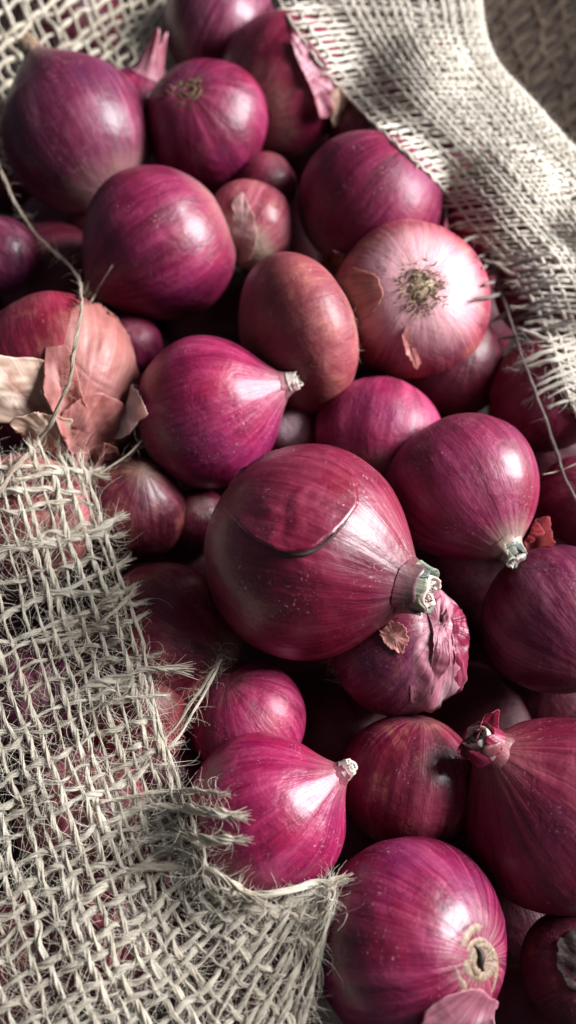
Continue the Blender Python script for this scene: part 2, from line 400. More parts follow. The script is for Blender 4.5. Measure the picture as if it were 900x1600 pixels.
onion('lowest_fringe', 215, 1120, 92, .000, (.5, .4, .6), .97, .1, 'red', 'red onion whose lower half shows under the bundled fringe strands', rough=.42)
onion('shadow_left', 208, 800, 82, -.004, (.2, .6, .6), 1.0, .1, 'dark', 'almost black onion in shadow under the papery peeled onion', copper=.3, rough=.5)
onion('beige_left', 45, 810, 105, .004, (-.3, .6, .6), .95, .1, 'pink', 'pinkish beige onion seen through the loose top of the left burlap', copper=.6, rough=.5)
onion('papery', 85, 590, 126, .012, (.25, -.70, .55), .98, .1, 'red', 'onion at the left edge wrapped in crumpled salmon papery skin', copper=.35, rough=.5)
onion('left_edge', 0, 400, 62, -.002, (-.2, .6, .6), .95, .1, 'purple', 'small purple onion at the left edge behind the loose strand')
onion('white_gap', 455, 675, 42, -.008, (.1, .6, .6), .95, .1, 'pink', 'sliver of lilac white onion in the gap right of the crimson pointing onion', root_at=(450, 668), root_pale=.95, root_col=(.58, .44, .48))
onion('back_top', 345, 45, 92, .000, (.4, .7, .3), .95, .1, 'purple', 'purple onion at the top edge with a pale sheen along its side')
onion('back_neck', 212, 168, 58, -.006, (.42, .80, .45), .95, .25, 'bright', 'onion hidden behind the purple teardrop with its pink folded neck sticking up', neck='folded', nr=.28)
onion('peeling', 440, 135, 103, .002, (.4, .5, -.3), .97, .05, 'wine', 'dark red onion near the top with lilac skin peeling off its right side')
onion('small_gap', 415, 290, 52, -.008, (.3, .6, .6), .95, .05, 'wine', 'small dim onion in the gap below the squat scarred onion')
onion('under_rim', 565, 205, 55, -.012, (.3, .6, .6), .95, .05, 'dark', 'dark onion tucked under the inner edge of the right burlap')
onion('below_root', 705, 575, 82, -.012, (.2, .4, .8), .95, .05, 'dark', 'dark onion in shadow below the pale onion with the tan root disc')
onion('right_shadow', 850, 620, 88, -.004, (.2, .4, .8), .95, .05, 'wine', 'dim red onion beneath the dangling fringe of the right burlap')
onion('right_edge', 912, 785, 72, .000, (.2, .4, .8), .95, .05, 'wine', 'dark red onion at the right edge beside the long hanging strand')
onion('purple_gap', 205, 540, 48, -.010, (.2, .4, .8), .95, .05, 'magenta', 'small purple onion between the papery onion and the crimson pointing one')
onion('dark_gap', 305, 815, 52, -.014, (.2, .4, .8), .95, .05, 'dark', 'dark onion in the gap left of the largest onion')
onion('fringe_gap', 268, 1215, 55, -.004, (.2, .4, .8), .95, .05, 'purple', 'pale purple onion under the burlap edge left of the bright pink onion', rough=.5)
onion('cloth_a', 70, 1090, 95, .000, (.2, .4, .8), .95, .05, 'purple', 'mauve onion under the middle of the left burlap near the left edge')
onion('cloth_b', 125, 1265, 105, .002, (.2, .4, .8), .95, .05, 'pink', 'rosy onion under the left burlap level with the bright pink onion', copper=.3)
onion('cloth_c', 170, 1455, 112, .002, (.5, .4, .6), .95, .05, 'red', 'red onion under the lower part of the left burlap')
onion('cloth_d', 20, 1500, 100, .000, (.2, .4, .8), .95, .05, 'red', 'onion under the burlap in the bottom left corner', copper=.3)
onion('cloth_e', 330, 1440, 82, -.006, (.2, .4, .8), .95, .05, 'purple', 'purple onion under the burlap below the bright pink onion')
onion('cloth_f', 365, 1600, 90, -.004, (.2, .4, .8), .95, .05, 'wine', 'onion under the gathered burlap at the bottom edge')
onion('rim_a', 660, 160, 90, .000, (.2, .4, .8), .95, .05, 'wine', 'onion under the upper part of the right burlap')
onion('rim_b', 790, 330, 92, .004, (.2, .4, .8), .95, .05, 'bright', 'pink onion showing faintly through the right burlap')
onion('rim_c', 845, 455, 72, .000, (.2, .4, .8), .95, .05, 'wine', 'onion under the lower fringe of the right burlap')
onion('top_cloth', 110, 30, 80, -.040, (.2, .4, .8), .95, .05, 'wine', 'onion under the loosely woven burlap in the top left corner')
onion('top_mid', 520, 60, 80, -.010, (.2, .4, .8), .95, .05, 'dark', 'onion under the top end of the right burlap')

NTH, NT_ = 80, 52
def profile(t, a, nl, tau, dim=.06):
    r = np.sin(t)
    g = np.exp(-(t / tau) ** 1.8)
    z = np.cos(t) * a + nl * g * 1.0
    r = np.where(t < .9, np.sqrt(np.maximum(0, r ** 2 * (1 - .45 * min(1, nl / .3) * np.exp(-(t / (tau * 1.15)) ** 2)) + 0)), r)
    z = z + dim * np.exp(-((math.pi - t) / .30) ** 2)
    if nl < .08: z = z - .07 * np.exp(-(t / .26) ** 2)
    return r, z

def bulb_mesh(o, r_):
    th = np.arange(NTH) / NTH * 2 * math.pi
    t = np.linspace(0.02, math.pi - .02, NT_)
    rr, zz = profile(t, o['a'], o['nl'], o.get('tau', .40))
    TH, RR = np.meshgrid(th, rr); _, ZZ = np.meshgrid(th, zz); _, TT = np.meshgrid(th, t)
    lob = np.ones_like(TH)
    for k, amp in ((1, .022), (2, .030), (3, .018), (5, .009), (8, .0055), (13, .003), (19, .0018)):
        lob += amp * r_.uniform(.3, 1) * np.cos(k * TH + r_.uniform(0, 6.28) + r_.uniform(-.5, .5) * TT)
    for _ in range(5):         # faint flattened facets where it grew against others
        u = nrm(r_.normal(size=3)); d = np.sin(TT)*np.cos(TH)*u[0] + np.sin(TT)*np.sin(TH)*u[1] + np.cos(TT)*u[2]
        lob -= r_.uniform(.015, .045) * np.clip((d - .66) / .34, 0, 1) ** 1.5
    lob = 1 + (lob - 1) * np.clip(TT / .7, 0, 1) ** 1.5
    wr = np.exp(-((TT - .45) / .35) ** 2)
    for k in (11, 17, 26): lob += wr * .0045 * r_.uniform(.3, 1.2) * np.cos(k * TH + r_.uniform(0, 6.28) + 1.5 * np.sin(2 * TH))
    sx = r_.uniform(-.09, .09)
    X = RR * np.cos(TH) * lob + sx * (ZZ + .2); Y = RR * np.sin(TH) * lob
    V = np.stack([X, Y, ZZ * (1 + .3 * (lob - 1))], -1).reshape(-1, 3)
    F = grid_faces(NTH, NT_, True)
    # close the two ends
    top = len(V); V = np.vstack([V, [[sx * (zz[0] + .2), 0, zz[0]]], [[sx * (zz[-1] + .2), 0, zz[-1]]]])
    return V, F, sx

ALLV, ALLF, ntot = [], [], 0
def frame(axis):
    z = nrm(CR * axis[0] + CU * axis[1] + CB * axis[2])
    v = CB if abs(z.dot(CB)) < .97 else CU
    x = nrm(v - z * z.dot(v)); y = np.cross(z, x)
    return np.stack([x, y, z], 1)             # columns

def make_onion(o, idx, r_):
    depth = plane_depth(o['py']) - o['lift']
    c = CAM + ray(o['px'], o['py']) * depth
    rad = o['rpx'] * depth / FPX
    tip = o.get('tip') or o.get('root_at')
    if tip:                       # the end of the axis that faces the camera, given by where it shows
        d = nrm(ray(*tip)); oc = CAM - c; rr = rad * o['a']; b_ = oc.dot(d); disc = b_ * b_ - oc.dot(oc) + rr * rr
        h_ = nrm(CAM + d * (-b_ - math.sqrt(max(disc, 0))) - c) * (1 if o.get('tip') else -1)
        o['axis'] = (h_.dot(CR), h_.dot(CU), h_.dot(CB))
    Rm = frame(o['axis'])
    root = thing('red_onion', o['label'], 'onion', o.get('group', GROUP))
    mtx = Matrix([[*Rm[i], c[i]] for i in range(3)] + [[0, 0, 0, 1]])
    root.matrix_world = mtx
    o.update(rad=rad, c=c, R=Rm, empty=root)
    V, F, sx = bulb_mesh(o, r_)
    V = V * rad
    o.setdefault('rough', .49 + r_.uniform(-.08, .07)); o.setdefault('coat', r_.uniform(.05, .22)); o.setdefault('dust', r_.uniform(.2, .55))
    mat = onion_mat(rad, o['a'], o['pal'], idx * 1.37 + .4, **{k: o[k] for k in ('neck_pale', 'root_pale', 'neck_col', 'root_col', 'copper', 'rough', 'dust', 'streak', 'coat') if k in o})
    o['mat'] = mat
    # fans for the poles as degenerate-free triangles: use quads joined with the pole by a tiny ring instead
    n0 = len(V) - 2
    ring0 = np.arange(NTH); ringN = (NT_ - 1) * NTH + np.arange(NTH)
    me_faces = F.tolist()
    me_faces += [(int(n0), int(ring0[(i + 1) % NTH]), int(ring0[i])) for i in range(NTH)]
    me_faces += [(int(n0 + 1), int(ringN[i]), int(ringN[(i + 1) % NTH])) for i in range(NTH)]
    me = bpy.data.meshes.new('bulb'); me.from_pydata(V.tolist(), [], me_faces)
    me.polygons.foreach_set('use_smooth', np.ones(len(me_faces), bool)); me.materials.append(mat)
    b = bpy.data.objects.new('bulb', me); COL.objects.link(b); b.parent = root
    W = V @ Rm.T + c
    global ntot
    ALLV.append(W); ALLF.append(F + ntot); ntot += len(W)
    o['W'] = W; o['F'] = F; o['sx'] = sx
    ztop = profile(np.array([.02]), o['a'], o['nl'], o.get('tau', .40))[1][0] * rad
    zbot = profile(np.array([math.pi - .02]), o['a'], o['nl'], o.get('tau', .40))[1][0] * rad
    ox_t = sx * (ztop / rad + .2) * rad; ox_b = sx * (zbot / rad + .2) * rad
    nk = o.get('neck'); nr = o.get('nr', .12) * rad
    if nk in ('green', 'white', 'dark', 'torn'):
        neck_stub(root, ox_t, ztop, nr, rad, o, {'green': 'neck_green', 'white': 'neck_white', 'dark': 'scale_tan', 'torn': 'neck_white'}[nk], r_, nk)
    elif nk == 'scar' or nk == 'split':
        scar(root, ox_t, ztop, nr, rad, r_, nk)
    elif nk == 'folded':
        folded(root, ox_t, ztop, nr, rad, r_)
    rt = o.get('root')
    if rt: root_tuft(root, ox_b, zbot, rad, r_, rt)

def neck_stub(root, ox, z0, nr, rad, o, mat, r_, kind):
    """dried cut neck: a collar of two ragged rings of papery scales round a fibrous core"""
    ln = {'green': .15, 'white': .10, 'dark': .15, 'torn': .16}[kind] * rad
    n = 28; th = np.arange(n) / n * 2 * math.pi
    tg = np.linspace(.03, 1.2, 300); pr, pz = profile(tg, o['a'], o['nl'], o.get('tau', .40))
    rg = smooth_noise1(n, 1.7, r_); rg[-2:] = rg[:2].mean()
    kk = np.array([int(np.argmax(pr * rad > nr * (1.36 + .30 * g_))) for g_ in rg]); zb0 = pz[kk] * rad; rb0 = pr[kk] * rad + .0001
    def sleeve(r0, r1, za, zb, rag, lob):
        m = 7; rows = []
        ragz = smooth_noise1(n, 2.2, r_) * rag; ragz[-2:] = ragz[:2].mean()
        fl_ = smooth_noise1(n, 3.1, r_); fl_[-3:] = np.linspace(fl_[-3], fl_[0], 3); fold = 1 + 1.6 * lob * fl_ + .4 * lob * np.cos(th * 3 + r_.uniform(0, 6))
        for j in range(m):
            f = j / (m - 1); rr = (r0 * (1 - f) ** 1.6 + r1 * (1 - (1 - f) ** 1.6)) * (1 + (fold - 1) * (.3 + f))
            rows.append(np.stack([ox + rr * np.cos(th), rr * np.sin(th), za + (zb - za) * f + ragz * f * f], 1))
        m2 = 3                           # the lip turns in, so the sleeve has thickness
        for j in range(1, m2 + 1):
            f = j / m2; last = rows[m - 1]
            rows.append(np.stack([ox + (last[:, 0] - ox) * (1 - .22 * f), last[:, 1] * (1 - .22 * f), last[:, 2] - .14 * (zb - za) * f * f], 1))
        V = np.concatenate(rows); U = np.stack([np.tile(th / 6.283 * .35, m + m2), np.repeat(np.arange(m + m2) / 9 * .1, n)], 1)
        return V, grid_faces(n, m + m2, True), U
    mb = MB()
    mb.add(*sleeve(rb0 * 1.0, nr * 1.05, zb0, z0 + ln * .30, ln * .55, .06)); mb.build('neck', o['mat'], root)
    if kind == 'green':
        mb = MB(); mb.add(*sleeve(nr * 1.12, nr * 1.0, z0 + .005 * rad, z0 + ln * .50, ln * .4, .07)); mb.build('neck_collar', M['neck_teal'], root)
    mb = MB(); mb.add(*sleeve(nr * 1.2, nr * .93, z0 - .03 * rad, z0 + ln * .80, ln * .36, .09)); mb.build('neck_tip', M['peel_wine' if kind == 'torn' else mat], root)
    mb = MB()
    core_m = {'green': 'neck_white', 'white': 'neck_white', 'dark': 'scale_tan', 'torn': 'neck_white'}[kind]
    mb.add(*sleeve(nr * .8, nr * .72, z0 - .05 * rad, z0 + ln, ln * .25, .14))
    V, F, U = sleeve(nr * .5, nr * .42, z0 - .05 * rad, z0 + ln * .92, ln * .3, .2); mb.add(V, F, U)
    k = 40; a_ = r_.uniform(0, 6.28, k); q = r_.uniform(0, .6, k) * nr
    P = np.stack([ox + q * np.cos(a_), q * np.sin(a_), np.full(k, z0 + ln * .3)], 1)
    mb.add(*fibres(P, np.stack([.3 * np.cos(a_), .3 * np.sin(a_), np.ones(k)], 1), np.full(k, ln * .62), np.full(k, nr * .11), .15, 3, r_))
    mb.build('neck_core', M[core_m], root)

def scar(root, ox, z0, nr, rad, r_, kind):
    """sunken dry scar with concentric torn scales"""
    mb = MB(); n = 36; th = np.arange(n) / n * 2 * math.pi
    k = 5 if kind == 'split' else 3
    for q in range(k):
        r0 = nr * (1.25 - q * .95 / k); r1 = nr * (1.05 - q * .95 / k)
        rag = smooth_noise1(n, 2.5, r_); rag[-3:] = np.linspace(rag[-3], rag[0], 3)
        uneven = smooth_noise1(n, 4.5, r_); uneven[-4:] = np.linspace(uneven[-4], uneven[0], 4)
        ex = (1.0 + .14 * uneven + .10 * np.cos(th * 2 + r_.uniform(0, 6)))
        dx, dy = r_.normal(size=2) * nr * .07
        base = z0 + .010 * rad - (r0 / rad) ** 2 * .42 * rad * .9
        hgt_ = .020 * rad * r_.uniform(.5, 1.3)
        zs = [base - .012 * rad, base + hgt_ + .016 * rad * rag, base + hgt_ * .9 + .016 * rad * rag, base - .004 * rad]
        rs = [r0 * 1.12, r0, r1 * .98, r1 * .80]
        for_rows = [np.stack([ox + dx + rr * ex * np.cos(th), dy + rr * ex * np.sin(th), zz + 0 * th], 1) for rr, zz in zip(rs, zs)]
        U = np.stack([np.tile(th / 6.283 * .35, 4), np.repeat(np.arange(4) * .02, n)], 1)
        mb.add(np.concatenate(for_rows), grid_faces(n, 4, True), U)
    mb.build('dry_scar', M['scar_brown' if kind == 'scar' else 'scar_tan'], root)
    if kind == 'split':
        mb = MB()
        s = np.linspace(-1, 1, 15); P = np.stack([ox + .10 * nr * np.sin(s * 4), s * nr * .62, z0 + .035 * rad - .03 * rad * s * s + 0 * s], 1)
        V, F, U = tube(P, nr * .14 * (1.02 - np.abs(s)) + 1e-5, 8); mb.add(V, F, U)
        mb.build('split', M['slit_flake_shade'], root)

def folded(root, ox, z0, nr, rad, r_):
    mb = MB(); n = 44; th = np.arange(n) / n * 2 * math.pi; m = 14; rows = []
    for j in range(m):
        f = j / (m - 1); rr = nr * (1.8 - 1.0 * f ** .5) * (1 + .26 * np.abs(np.sin(th * 4 + .8 * f)) * (.3 + f)); fl = 1 - .45 * f
        rows.append(np.stack([ox + rr * np.cos(th) + .10 * rad * f * f, rr * np.sin(th) * fl, z0 - .35 * rad + (1.0 + .18 * np.cos(th * 3) * f) * rad * f], 1))
    for k in (1, 2):
        rows.append(np.stack([ox + .10 * rad + (rows[m-1][:, 0] - ox - .10 * rad) * (1 - .3 * k), rows[m-1][:, 1] * (1 - .3 * k), rows[m-1][:, 2] - .08 * k * rad], 1))
    m += 2
    mb.add(np.concatenate(rows), grid_faces(n, m, True), np.stack([np.tile(th / 6.283 * .3, m), np.repeat(np.arange(m) * .01, n)], 1))
    mb.build('neck', M['peel_lilac'], root)

def root_tuft(root, ox, zb, rad, r_, kind):
    n, spread, ln, rr = {'big': (420, .27, .13, .0085), 'few': (60, .12, .16, .008), 'rim': (70, .26, .13, .008)}[kind]
    mb = MB()
    a_ = r_.uniform(0, 6.283, n); q = np.sqrt(r_.uniform(0, 1, n)) * spread * rad
    dim = .05 * rad * (q / (spread * rad)) ** 2
    P = np.stack([ox + q * np.cos(a_), q * np.sin(a_), zb + .02 * rad + dim], 1)
    D = np.stack([1.1 * np.cos(a_) * q / (spread * rad), 1.1 * np.sin(a_) * q / (spread * rad), -.8 * np.ones(n)], 1) + r_.normal(size=(n, 3)) * .35
    mb.add(*fibres(P, D, ln * rad * r_.uniform(.5, 1.3, n), rr * rad * 1.5 * r_.uniform(.6, 1.3, n), .45, 5, r_))
    mb.build('root_tuft', M['root'], root)
    # the disc the roots grow from
    k = 24; th = np.arange(k) / k * 6.283; rows = []
    for f in np.linspace(1, .1, 5):
        bumpy = 1 + .12 * np.cos(th * 7 + f * 9) + .06 * np.cos(th * 4)
        rows.append(np.stack([ox + spread * .95 * rad * f * bumpy * np.cos(th), spread * .95 * rad * f * bumpy * np.sin(th), zb + .035 * rad - .07 * rad * np.sqrt(1 - f * f) + 0 * th + .055 * rad * f * f], 1))
    V = np.concatenate(rows); mesh_obj('root_disc', V, grid_faces(k, 5, True), M['root'], root, uv=V[:, :2])

for i, o in enumerate(ON):
    make_onion(o, i, np.random.default_rng(100 + i))
BYKEY = {o['key']: o for o in ON}

# lower layer, seen only through the gaps
lower, LOW = [], []
for j in range(9):
    for i in range(8):
        x = -.20 + i * .057 + (.028 if j % 2 else 0) + rng.uniform(-.006, .006); y = -.06 + j * .052 + rng.uniform(-.006, .006)
        z = -.068 + rng.uniform(-.008, .008); r0 = rng.uniform(.025, .029); c = np.array([x, y, z])
        pen = max(r0 + o['rad'] - np.linalg.norm(o['c'] - c) for o in ON)
        if pen > .012: c[2] -= pen * .9; 
        if c[2] < -.135: continue
        lower.append((c, r0))
for (gx_, gy_, dz_) in ((745, 1140, .045), (525, 1140, .040), (790, 1420, .040), (470, 1115, .05), (735, 900, .05), (815, 1080, .05), (560, 1320, .045), (640, 640, .04), (300, 900, .05), (150, 330, .05), (90, 440, .04), (545, 640, .05), (825, 1570, .035), (805, 1480, .04), (860, 1100, .045), (790, 1330, .05), (880, 880, .05), (840, 720, .05)):
    dep_ = plane_depth(gy_) + dz_; lower.append((CAM + ray(gx_, gy_) * dep_, .026))
for k, (c, r0) in enumerate(lower):
    d = (c - CAM); dep = -d.dot(CB); px = 450 + d.dot(CR) / dep * FPX; py = 800 - d.dot(CU) / dep * FPX
    if not (-60 < px < 960 and -60 < py < 1660): continue
    if py < 300 and px > 730: continue
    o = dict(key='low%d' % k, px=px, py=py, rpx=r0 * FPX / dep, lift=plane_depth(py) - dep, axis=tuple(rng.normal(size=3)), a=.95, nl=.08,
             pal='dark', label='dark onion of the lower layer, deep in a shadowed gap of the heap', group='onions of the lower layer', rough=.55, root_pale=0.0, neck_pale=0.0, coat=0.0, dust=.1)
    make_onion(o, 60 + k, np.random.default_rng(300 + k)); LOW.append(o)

SHORT = dict(main='the largest onion', pinkpoint='the crimson pointing onion', round_left='the round magenta onion', teardrop='the purple teardrop onion',
 scarred='the scarred squat onion', pale_patch='the small pale onion', copper_disc='the coppery flat onion', root_front='the root disc onion', behind_root='the onion under the rolled burlap',
 under_disc='the wedged magenta onion', right_mid='the pink sheened onion', wrinkled='the wrinkled mauve onion', under_main='the half hidden magenta onion', bright_point='the bright pink onion',
 shaded_mid='the dim brownish onion', bottom='the split scar onion', right_neck='the torn neck onion', right_dark='the plum coloured onion', corner='the shrivelled corner onion',
 under_fringe='the onion under the fringe', shadow_left='the almost black onion', papery='the papery onion', peeling='the peeling onion', back_top='the top edge onion', below_root='the shaded middle onion',
 right_shadow='the dim onion at right')
def seen_from(dx):
    b = BVHTree.FromPolygons(np.concatenate(ALLV).tolist(), np.concatenate(ALLF).tolist()); per = NTH * (NT_ - 1); c0 = CAM + CR * dx; out = {}
    for y in range(6, 1600, 12):
        for x in range(6, 900, 12):
            h = b.ray_cast(Vector(c0), Vector(ray(x, y)))
            if h[0] is not None: out.setdefault(h[2] // per, []).append((x, y))
    return out
vis = seen_from(0.0); side = set(seen_from(.05)) | set(seen_from(-.05)) | set(vis)
keepV, keepF, used = list(ALLV), list(ALLF), set()
for k, o in enumerate(LOW):
    idx = len(ON) + k
    if idx not in side:
        for ch in list(o['empty'].children): bpy.data.objects.remove(ch)
        bpy.data.objects.remove(o['empty']); continue
    if len(vis.get(idx, ())) >= 2:
        p = np.mean(vis[idx], 0); near = sorted((key for key in SHORT), key=lambda q: math.hypot(BYKEY[q]['px'] - p[0], BYKEY[q]['py'] - p[1]) - BYKEY[q]['rpx'])
        for a_, b_ in ((0, 1), (0, 2), (1, 2), (0, 3), (1, 3), (2, 3)):
            l_ = 'dark onion between %s and %s' % (SHORT[near[a_]], SHORT[near[b_]])
            if l_ not in used: break
        used.add(l_); o['empty']['label'] = l_
BV = BVHTree.FromPolygons(np.concatenate(ALLV).tolist(), np.concatenate(ALLF).tolist())
def hit_depth(px, py):
    d = ray(px, py); h = BV.ray_cast(Vector(CAM), Vector(d))
    if h[0] is None: return None, None
    return (np.array(h[0]) - CAM).dot(-CB), np.array(h[1])

# ------------------------------------------------------------------ loose skins and peels on the bulbs
def peel(key, poly, mat, lift=.0004, edge=.0012, name='peel', curl=None, crumple=.0006, thick=.00018, seed=0, fade=None, rings=16, nb=84, ragpx=1.6, pleat=None, rise=None):
    """a piece of loose skin: outline given where it sits on its bulb, laid on that bulb's real surface and curled off it at the rim"""
    o = BYKEY[key]; r_ = np.random.default_rng(500 + seed)
    if 'bv' not in o: o['bv'] = BVHTree.FromPolygons(o['W'].tolist(), o['F'].tolist())
    P = np.array(poly, float); n = len(P)
    seg = np.linalg.norm(np.roll(P, -1, 0) - P, axis=1); cum = np.concatenate([[0], np.cumsum(seg)])
    s = np.arange(nb) / nb * cum[-1]; Q = []
    for q in s:
        i = np.searchsorted(cum, q, 'right') - 1; f = (q - cum[i]) / seg[i]; Q.append(P[i] * (1 - f) + P[(i + 1) % n] * f)
    Q = np.array(Q)
    for _ in range(3): Q = .25 * np.roll(Q, 1, 0) + .5 * Q + .25 * np.roll(Q, -1, 0)
    rag = smooth_noise1(nb, 1.6, r_)
    cen = Q.mean(0); Q = Q + (Q - cen) / np.linalg.norm(Q - cen, axis=1)[:, None] * (rag * ragpx)[:, None]
    V = []; U = []
    wob = smooth_noise1(nb, 5, r_); wob2 = smooth_noise1(nb, 2.5, r_)
    W_ = [(nrm(r_.normal(size=2)), k, r_.uniform(0, 6)) for k in (.035, .05, .07, .11, .16)]
    def crease(p):
        e = 0
        for d_, k, ph in W_:
            x_ = (p.dot(d_) * k + ph + .35 * math.sin(p[0] * .06 + p[1] * .045 + ph)) % 2.0
            e += (abs(x_ - 1) * 2 - 1) * (.05 / k) ** .8
        return e * .5
    inv = o['R'].T
    def put(p, f, k):
        d = ray(*p); h = o['bv'].ray_cast(Vector(CAM), Vector(d))
        if h[0] is None:
            # beyond the silhouette: the skin sticks out from the rim, at the bulb's depth
            dep = -(o['c'] - CAM).dot(CB) - o['rad'] * .15
            w_ = CAM + ray(*p) * dep; nr_ = nrm(CB * .6 + (w_ - o['c']))
        else: w_ = np.array(h[0]); nr_ = np.array(h[1])
        if nr_.dot(d) > 0: nr_ = -nr_
        e = edge * f ** 4 * (1 + .7 * wob[k])
        if curl is not None:
            dirv, amt = curl; g = (p - cen).dot(nrm(dirv)) / max(1, np.abs((Q - cen) @ nrm(dirv)).max()); e += amt * max(0, g) ** 2.2
        cr = crumple * (.5 * wob2[k] * f + crease(p))
        if pleat is not None:
            pd = nrm(pleat[0]); x_ = ((p - cen).dot([-pd[1], pd[0]]) / pleat[1] * (1 + .25 * math.sin(seed)) + .3 * math.sin(p.dot(pd) * .05 + seed)) % 2.0
            g_ = (p - cen).dot(pd) / max(1, np.abs((Q - cen) @ pd).max())
            cr += pleat[2] * (.4 * (1 - abs(x_ - 1) * 2) - .6 * math.cos(math.pi * x_)) * (.55 + .45 * g_)
        base = lift
        if fade is not None:
            g = (p - cen).dot(nrm(fade)) / max(1, np.abs((Q - cen) @ nrm(fade)).max()); g = min(1, max(0, (g + .75) / .8))
            base = -.0006 + (lift + .0006) * g; e *= g; cr *= g
        w_ = w_ + nr_ * (base + e + cr)
        if rise is not None:
            g = (p - cen).dot(nrm(rise[0])) / max(1, np.abs((Q - cen) @ nrm(rise[0])).max()); w_ = w_ + CB * rise[1] * max(0, g + .6) ** 1.3
        V.append(inv @ (w_ - o['c']))
        L = V[-1]; U.append((math.atan2(L[1], L[0]) / 6.283 * .35, L[2]))
    put(cen, 0, 0)
    for j in range(1, rings + 1):
        f = j / rings
        for k in range(nb): put(cen + (Q[k] - cen) * f, f, k)
    F = [(0, 1 + k, 1 + (k + 1) % nb) for k in range(nb)]
    for j in range(rings - 1):
        for k in range(nb):
            a_, b_ = 1 + j * nb + k, 1 + j * nb + (k + 1) % nb
            F.append((a_, a_ + nb, b_ + nb, b_))
    me = bpy.data.meshes.new(name); me.from_pydata([tuple(v) for v in V], [], F)
    uvl = me.uv_layers.new(name='UVMap'); li = np.zeros(len(me.loops), np.int32); me.loops.foreach_get('vertex_index', li)
    uvl.data.foreach_set('uv', np.array(U, np.float32)[li].ravel())
    me.polygons.foreach_set('use_smooth', np.ones(len(F), bool)); me.materials.append(mat)
    ob = bpy.data.objects.new(name, me); COL.objects.link(ob); ob.parent = o['empty']
    sm = ob.modifiers.new('thickness', 'SOLIDIFY'); sm.thickness = thick; sm.offset = 0
    return ob

peel('main', [(340, 790), (372, 735), (430, 700), (505, 700), (552, 735), (558, 790), (530, 826), (488, 856), (448, 866), (405, 846), (375, 820)], BYKEY['main']['mat'], lift=.0006, edge=.0005, fade=(.55, .85), curl=((.3, 1), .0022), seed=1, crumple=.0002)
peel('bottom', [(648, 1612), (662, 1570), (690, 1545), (730, 1538), (770, 1560), (772, 1600), (745, 1650), (680, 1655)], M['peel_lilac'], lift=.0008, edge=.0006, fade=(-.1, -1), curl=((-.3, -1), .0022), seed=2, crumple=.00012)
# the papery onion's layers of crumpled skin
peel('papery', [(60, 530), (88, 500), (108, 476), (160, 474), (188, 512), (206, 580), (205, 640), (188, 690), (150, 712), (110, 700), (80, 650), (70, 580)], M['peel_salmon'], lift=.0018, edge=.0014, fade=(1, .35), curl=((.2, 1), .003), seed=4, crumple=.00045, ragpx=.7, pleat=((-.1, 1), 26, .0010))
peel('papery', [(70, 536), (92, 508), (112, 560), (128, 640), (120, 690), (96, 670), (76, 610)], M['peel_salmon'], lift=.0042, edge=.001, fade=(.2, 1), curl=((-1, .2), .004), seed=44, crumple=.00045, ragpx=.8, pleat=((.15, 1), 20, .0010))
peel('papery', [(-25, 585), (5, 562), (36, 566), (70, 560), (92, 604), (104, 650), (70, 676), (40, 660), (10, 652), (-30, 660)], M['peel_tan'], lift=.0026, edge=.0008, rise=((-1, .15), .012), seed=5, crumple=.0006, pleat=((-.8, .6), 15, .0009))
peel('papery', [(40, 655), (70, 640), (110, 650), (120, 690), (92, 705), (60, 690)], M['peel_tan'], lift=.0036, edge=.001, rise=((-.6, -.4), .006), seed=45, crumple=.0006, pleat=((0, 1), 16, .0012))
peel('papery', [(88, 650), (112, 622), (140, 606), (172, 622), (186, 660), (172, 708), (150, 748), (134, 736), (112, 706)], M['peel_salmon'], lift=.0050, edge=.0018, curl=((.2, 1), .005), seed=6, crumple=.00045, ragpx=1, pleat=((.1, 1), 18, .0014))
peel('papery', [(128, 700), (140, 670), (160, 680), (158, 720), (146, 756), (136, 742)], M['peel_salmon'], lift=.0075, edge=.002, seed=46, crumple=.00045, pleat=((0, 1), 12, .0012))
peel('papery', [(184, 598), (206, 602), (232, 628), (249, 660), (230, 668), (206, 688), (184, 690), (178, 645)], M['peel_grey'], lift=.0050, edge=.0005, rise=((1, .2), .012), seed=7, crumple=.0005, pleat=((1, .5), 16, .0009))
# skin coming off the dark onion near the top
peel('peeling', [(452, 62), (476, 66), (498, 95), (514, 135), (508, 176), (492, 180), (484, 140), (464, 100)], M['peel_lilac'], lift=.0012, edge=.002, seed=9, crumple=.0008)
peel('peeling', [(508, 140), (524, 132), (536, 150), (522, 185), (510, 190), (512, 160)], M['peel_tan'], lift=.002, edge=.002, seed=10)
# torn skins on the wrinkled onion
peel('wrinkled', [(634, 950), (685, 918), (718, 950), (727, 1020), (716, 1072), (684, 1103), (640, 1106), (640, 1050), (628, 1000)], M['peel_lilac'], lift=.0007, edge=.0004, fade=(1, .2), seed=11, crumple=.0004, pleat=((.25, 1), 17, .0009))
peel('wrinkled', [(664, 945), (684, 935), (694, 985), (690, 1040), (668, 1085), (655, 1090), (672, 1040), (674, 990)], M['peel_lilac'], lift=.0022, edge=.0006, fade=(1, 0), seed=25, crumple=.0005, pleat=((.1, 1), 14, .0007))
peel('wrinkled', [(594, 986), (610, 972), (632, 980), (638, 1000), (628, 1022), (612, 1014), (598, 1003)], M['peel_salmon'], lift=.0005, edge=.0005, seed=12, crumple=.0004, ragpx=2.5)
peel('wrinkled', [(700, 935), (712, 950), (722, 1010), (714, 1070), (698, 1088), (706, 1030)], M['peel_wine'], lift=.0016, edge=.0008, fade=(1, 0), seed=13, crumple=.0006)
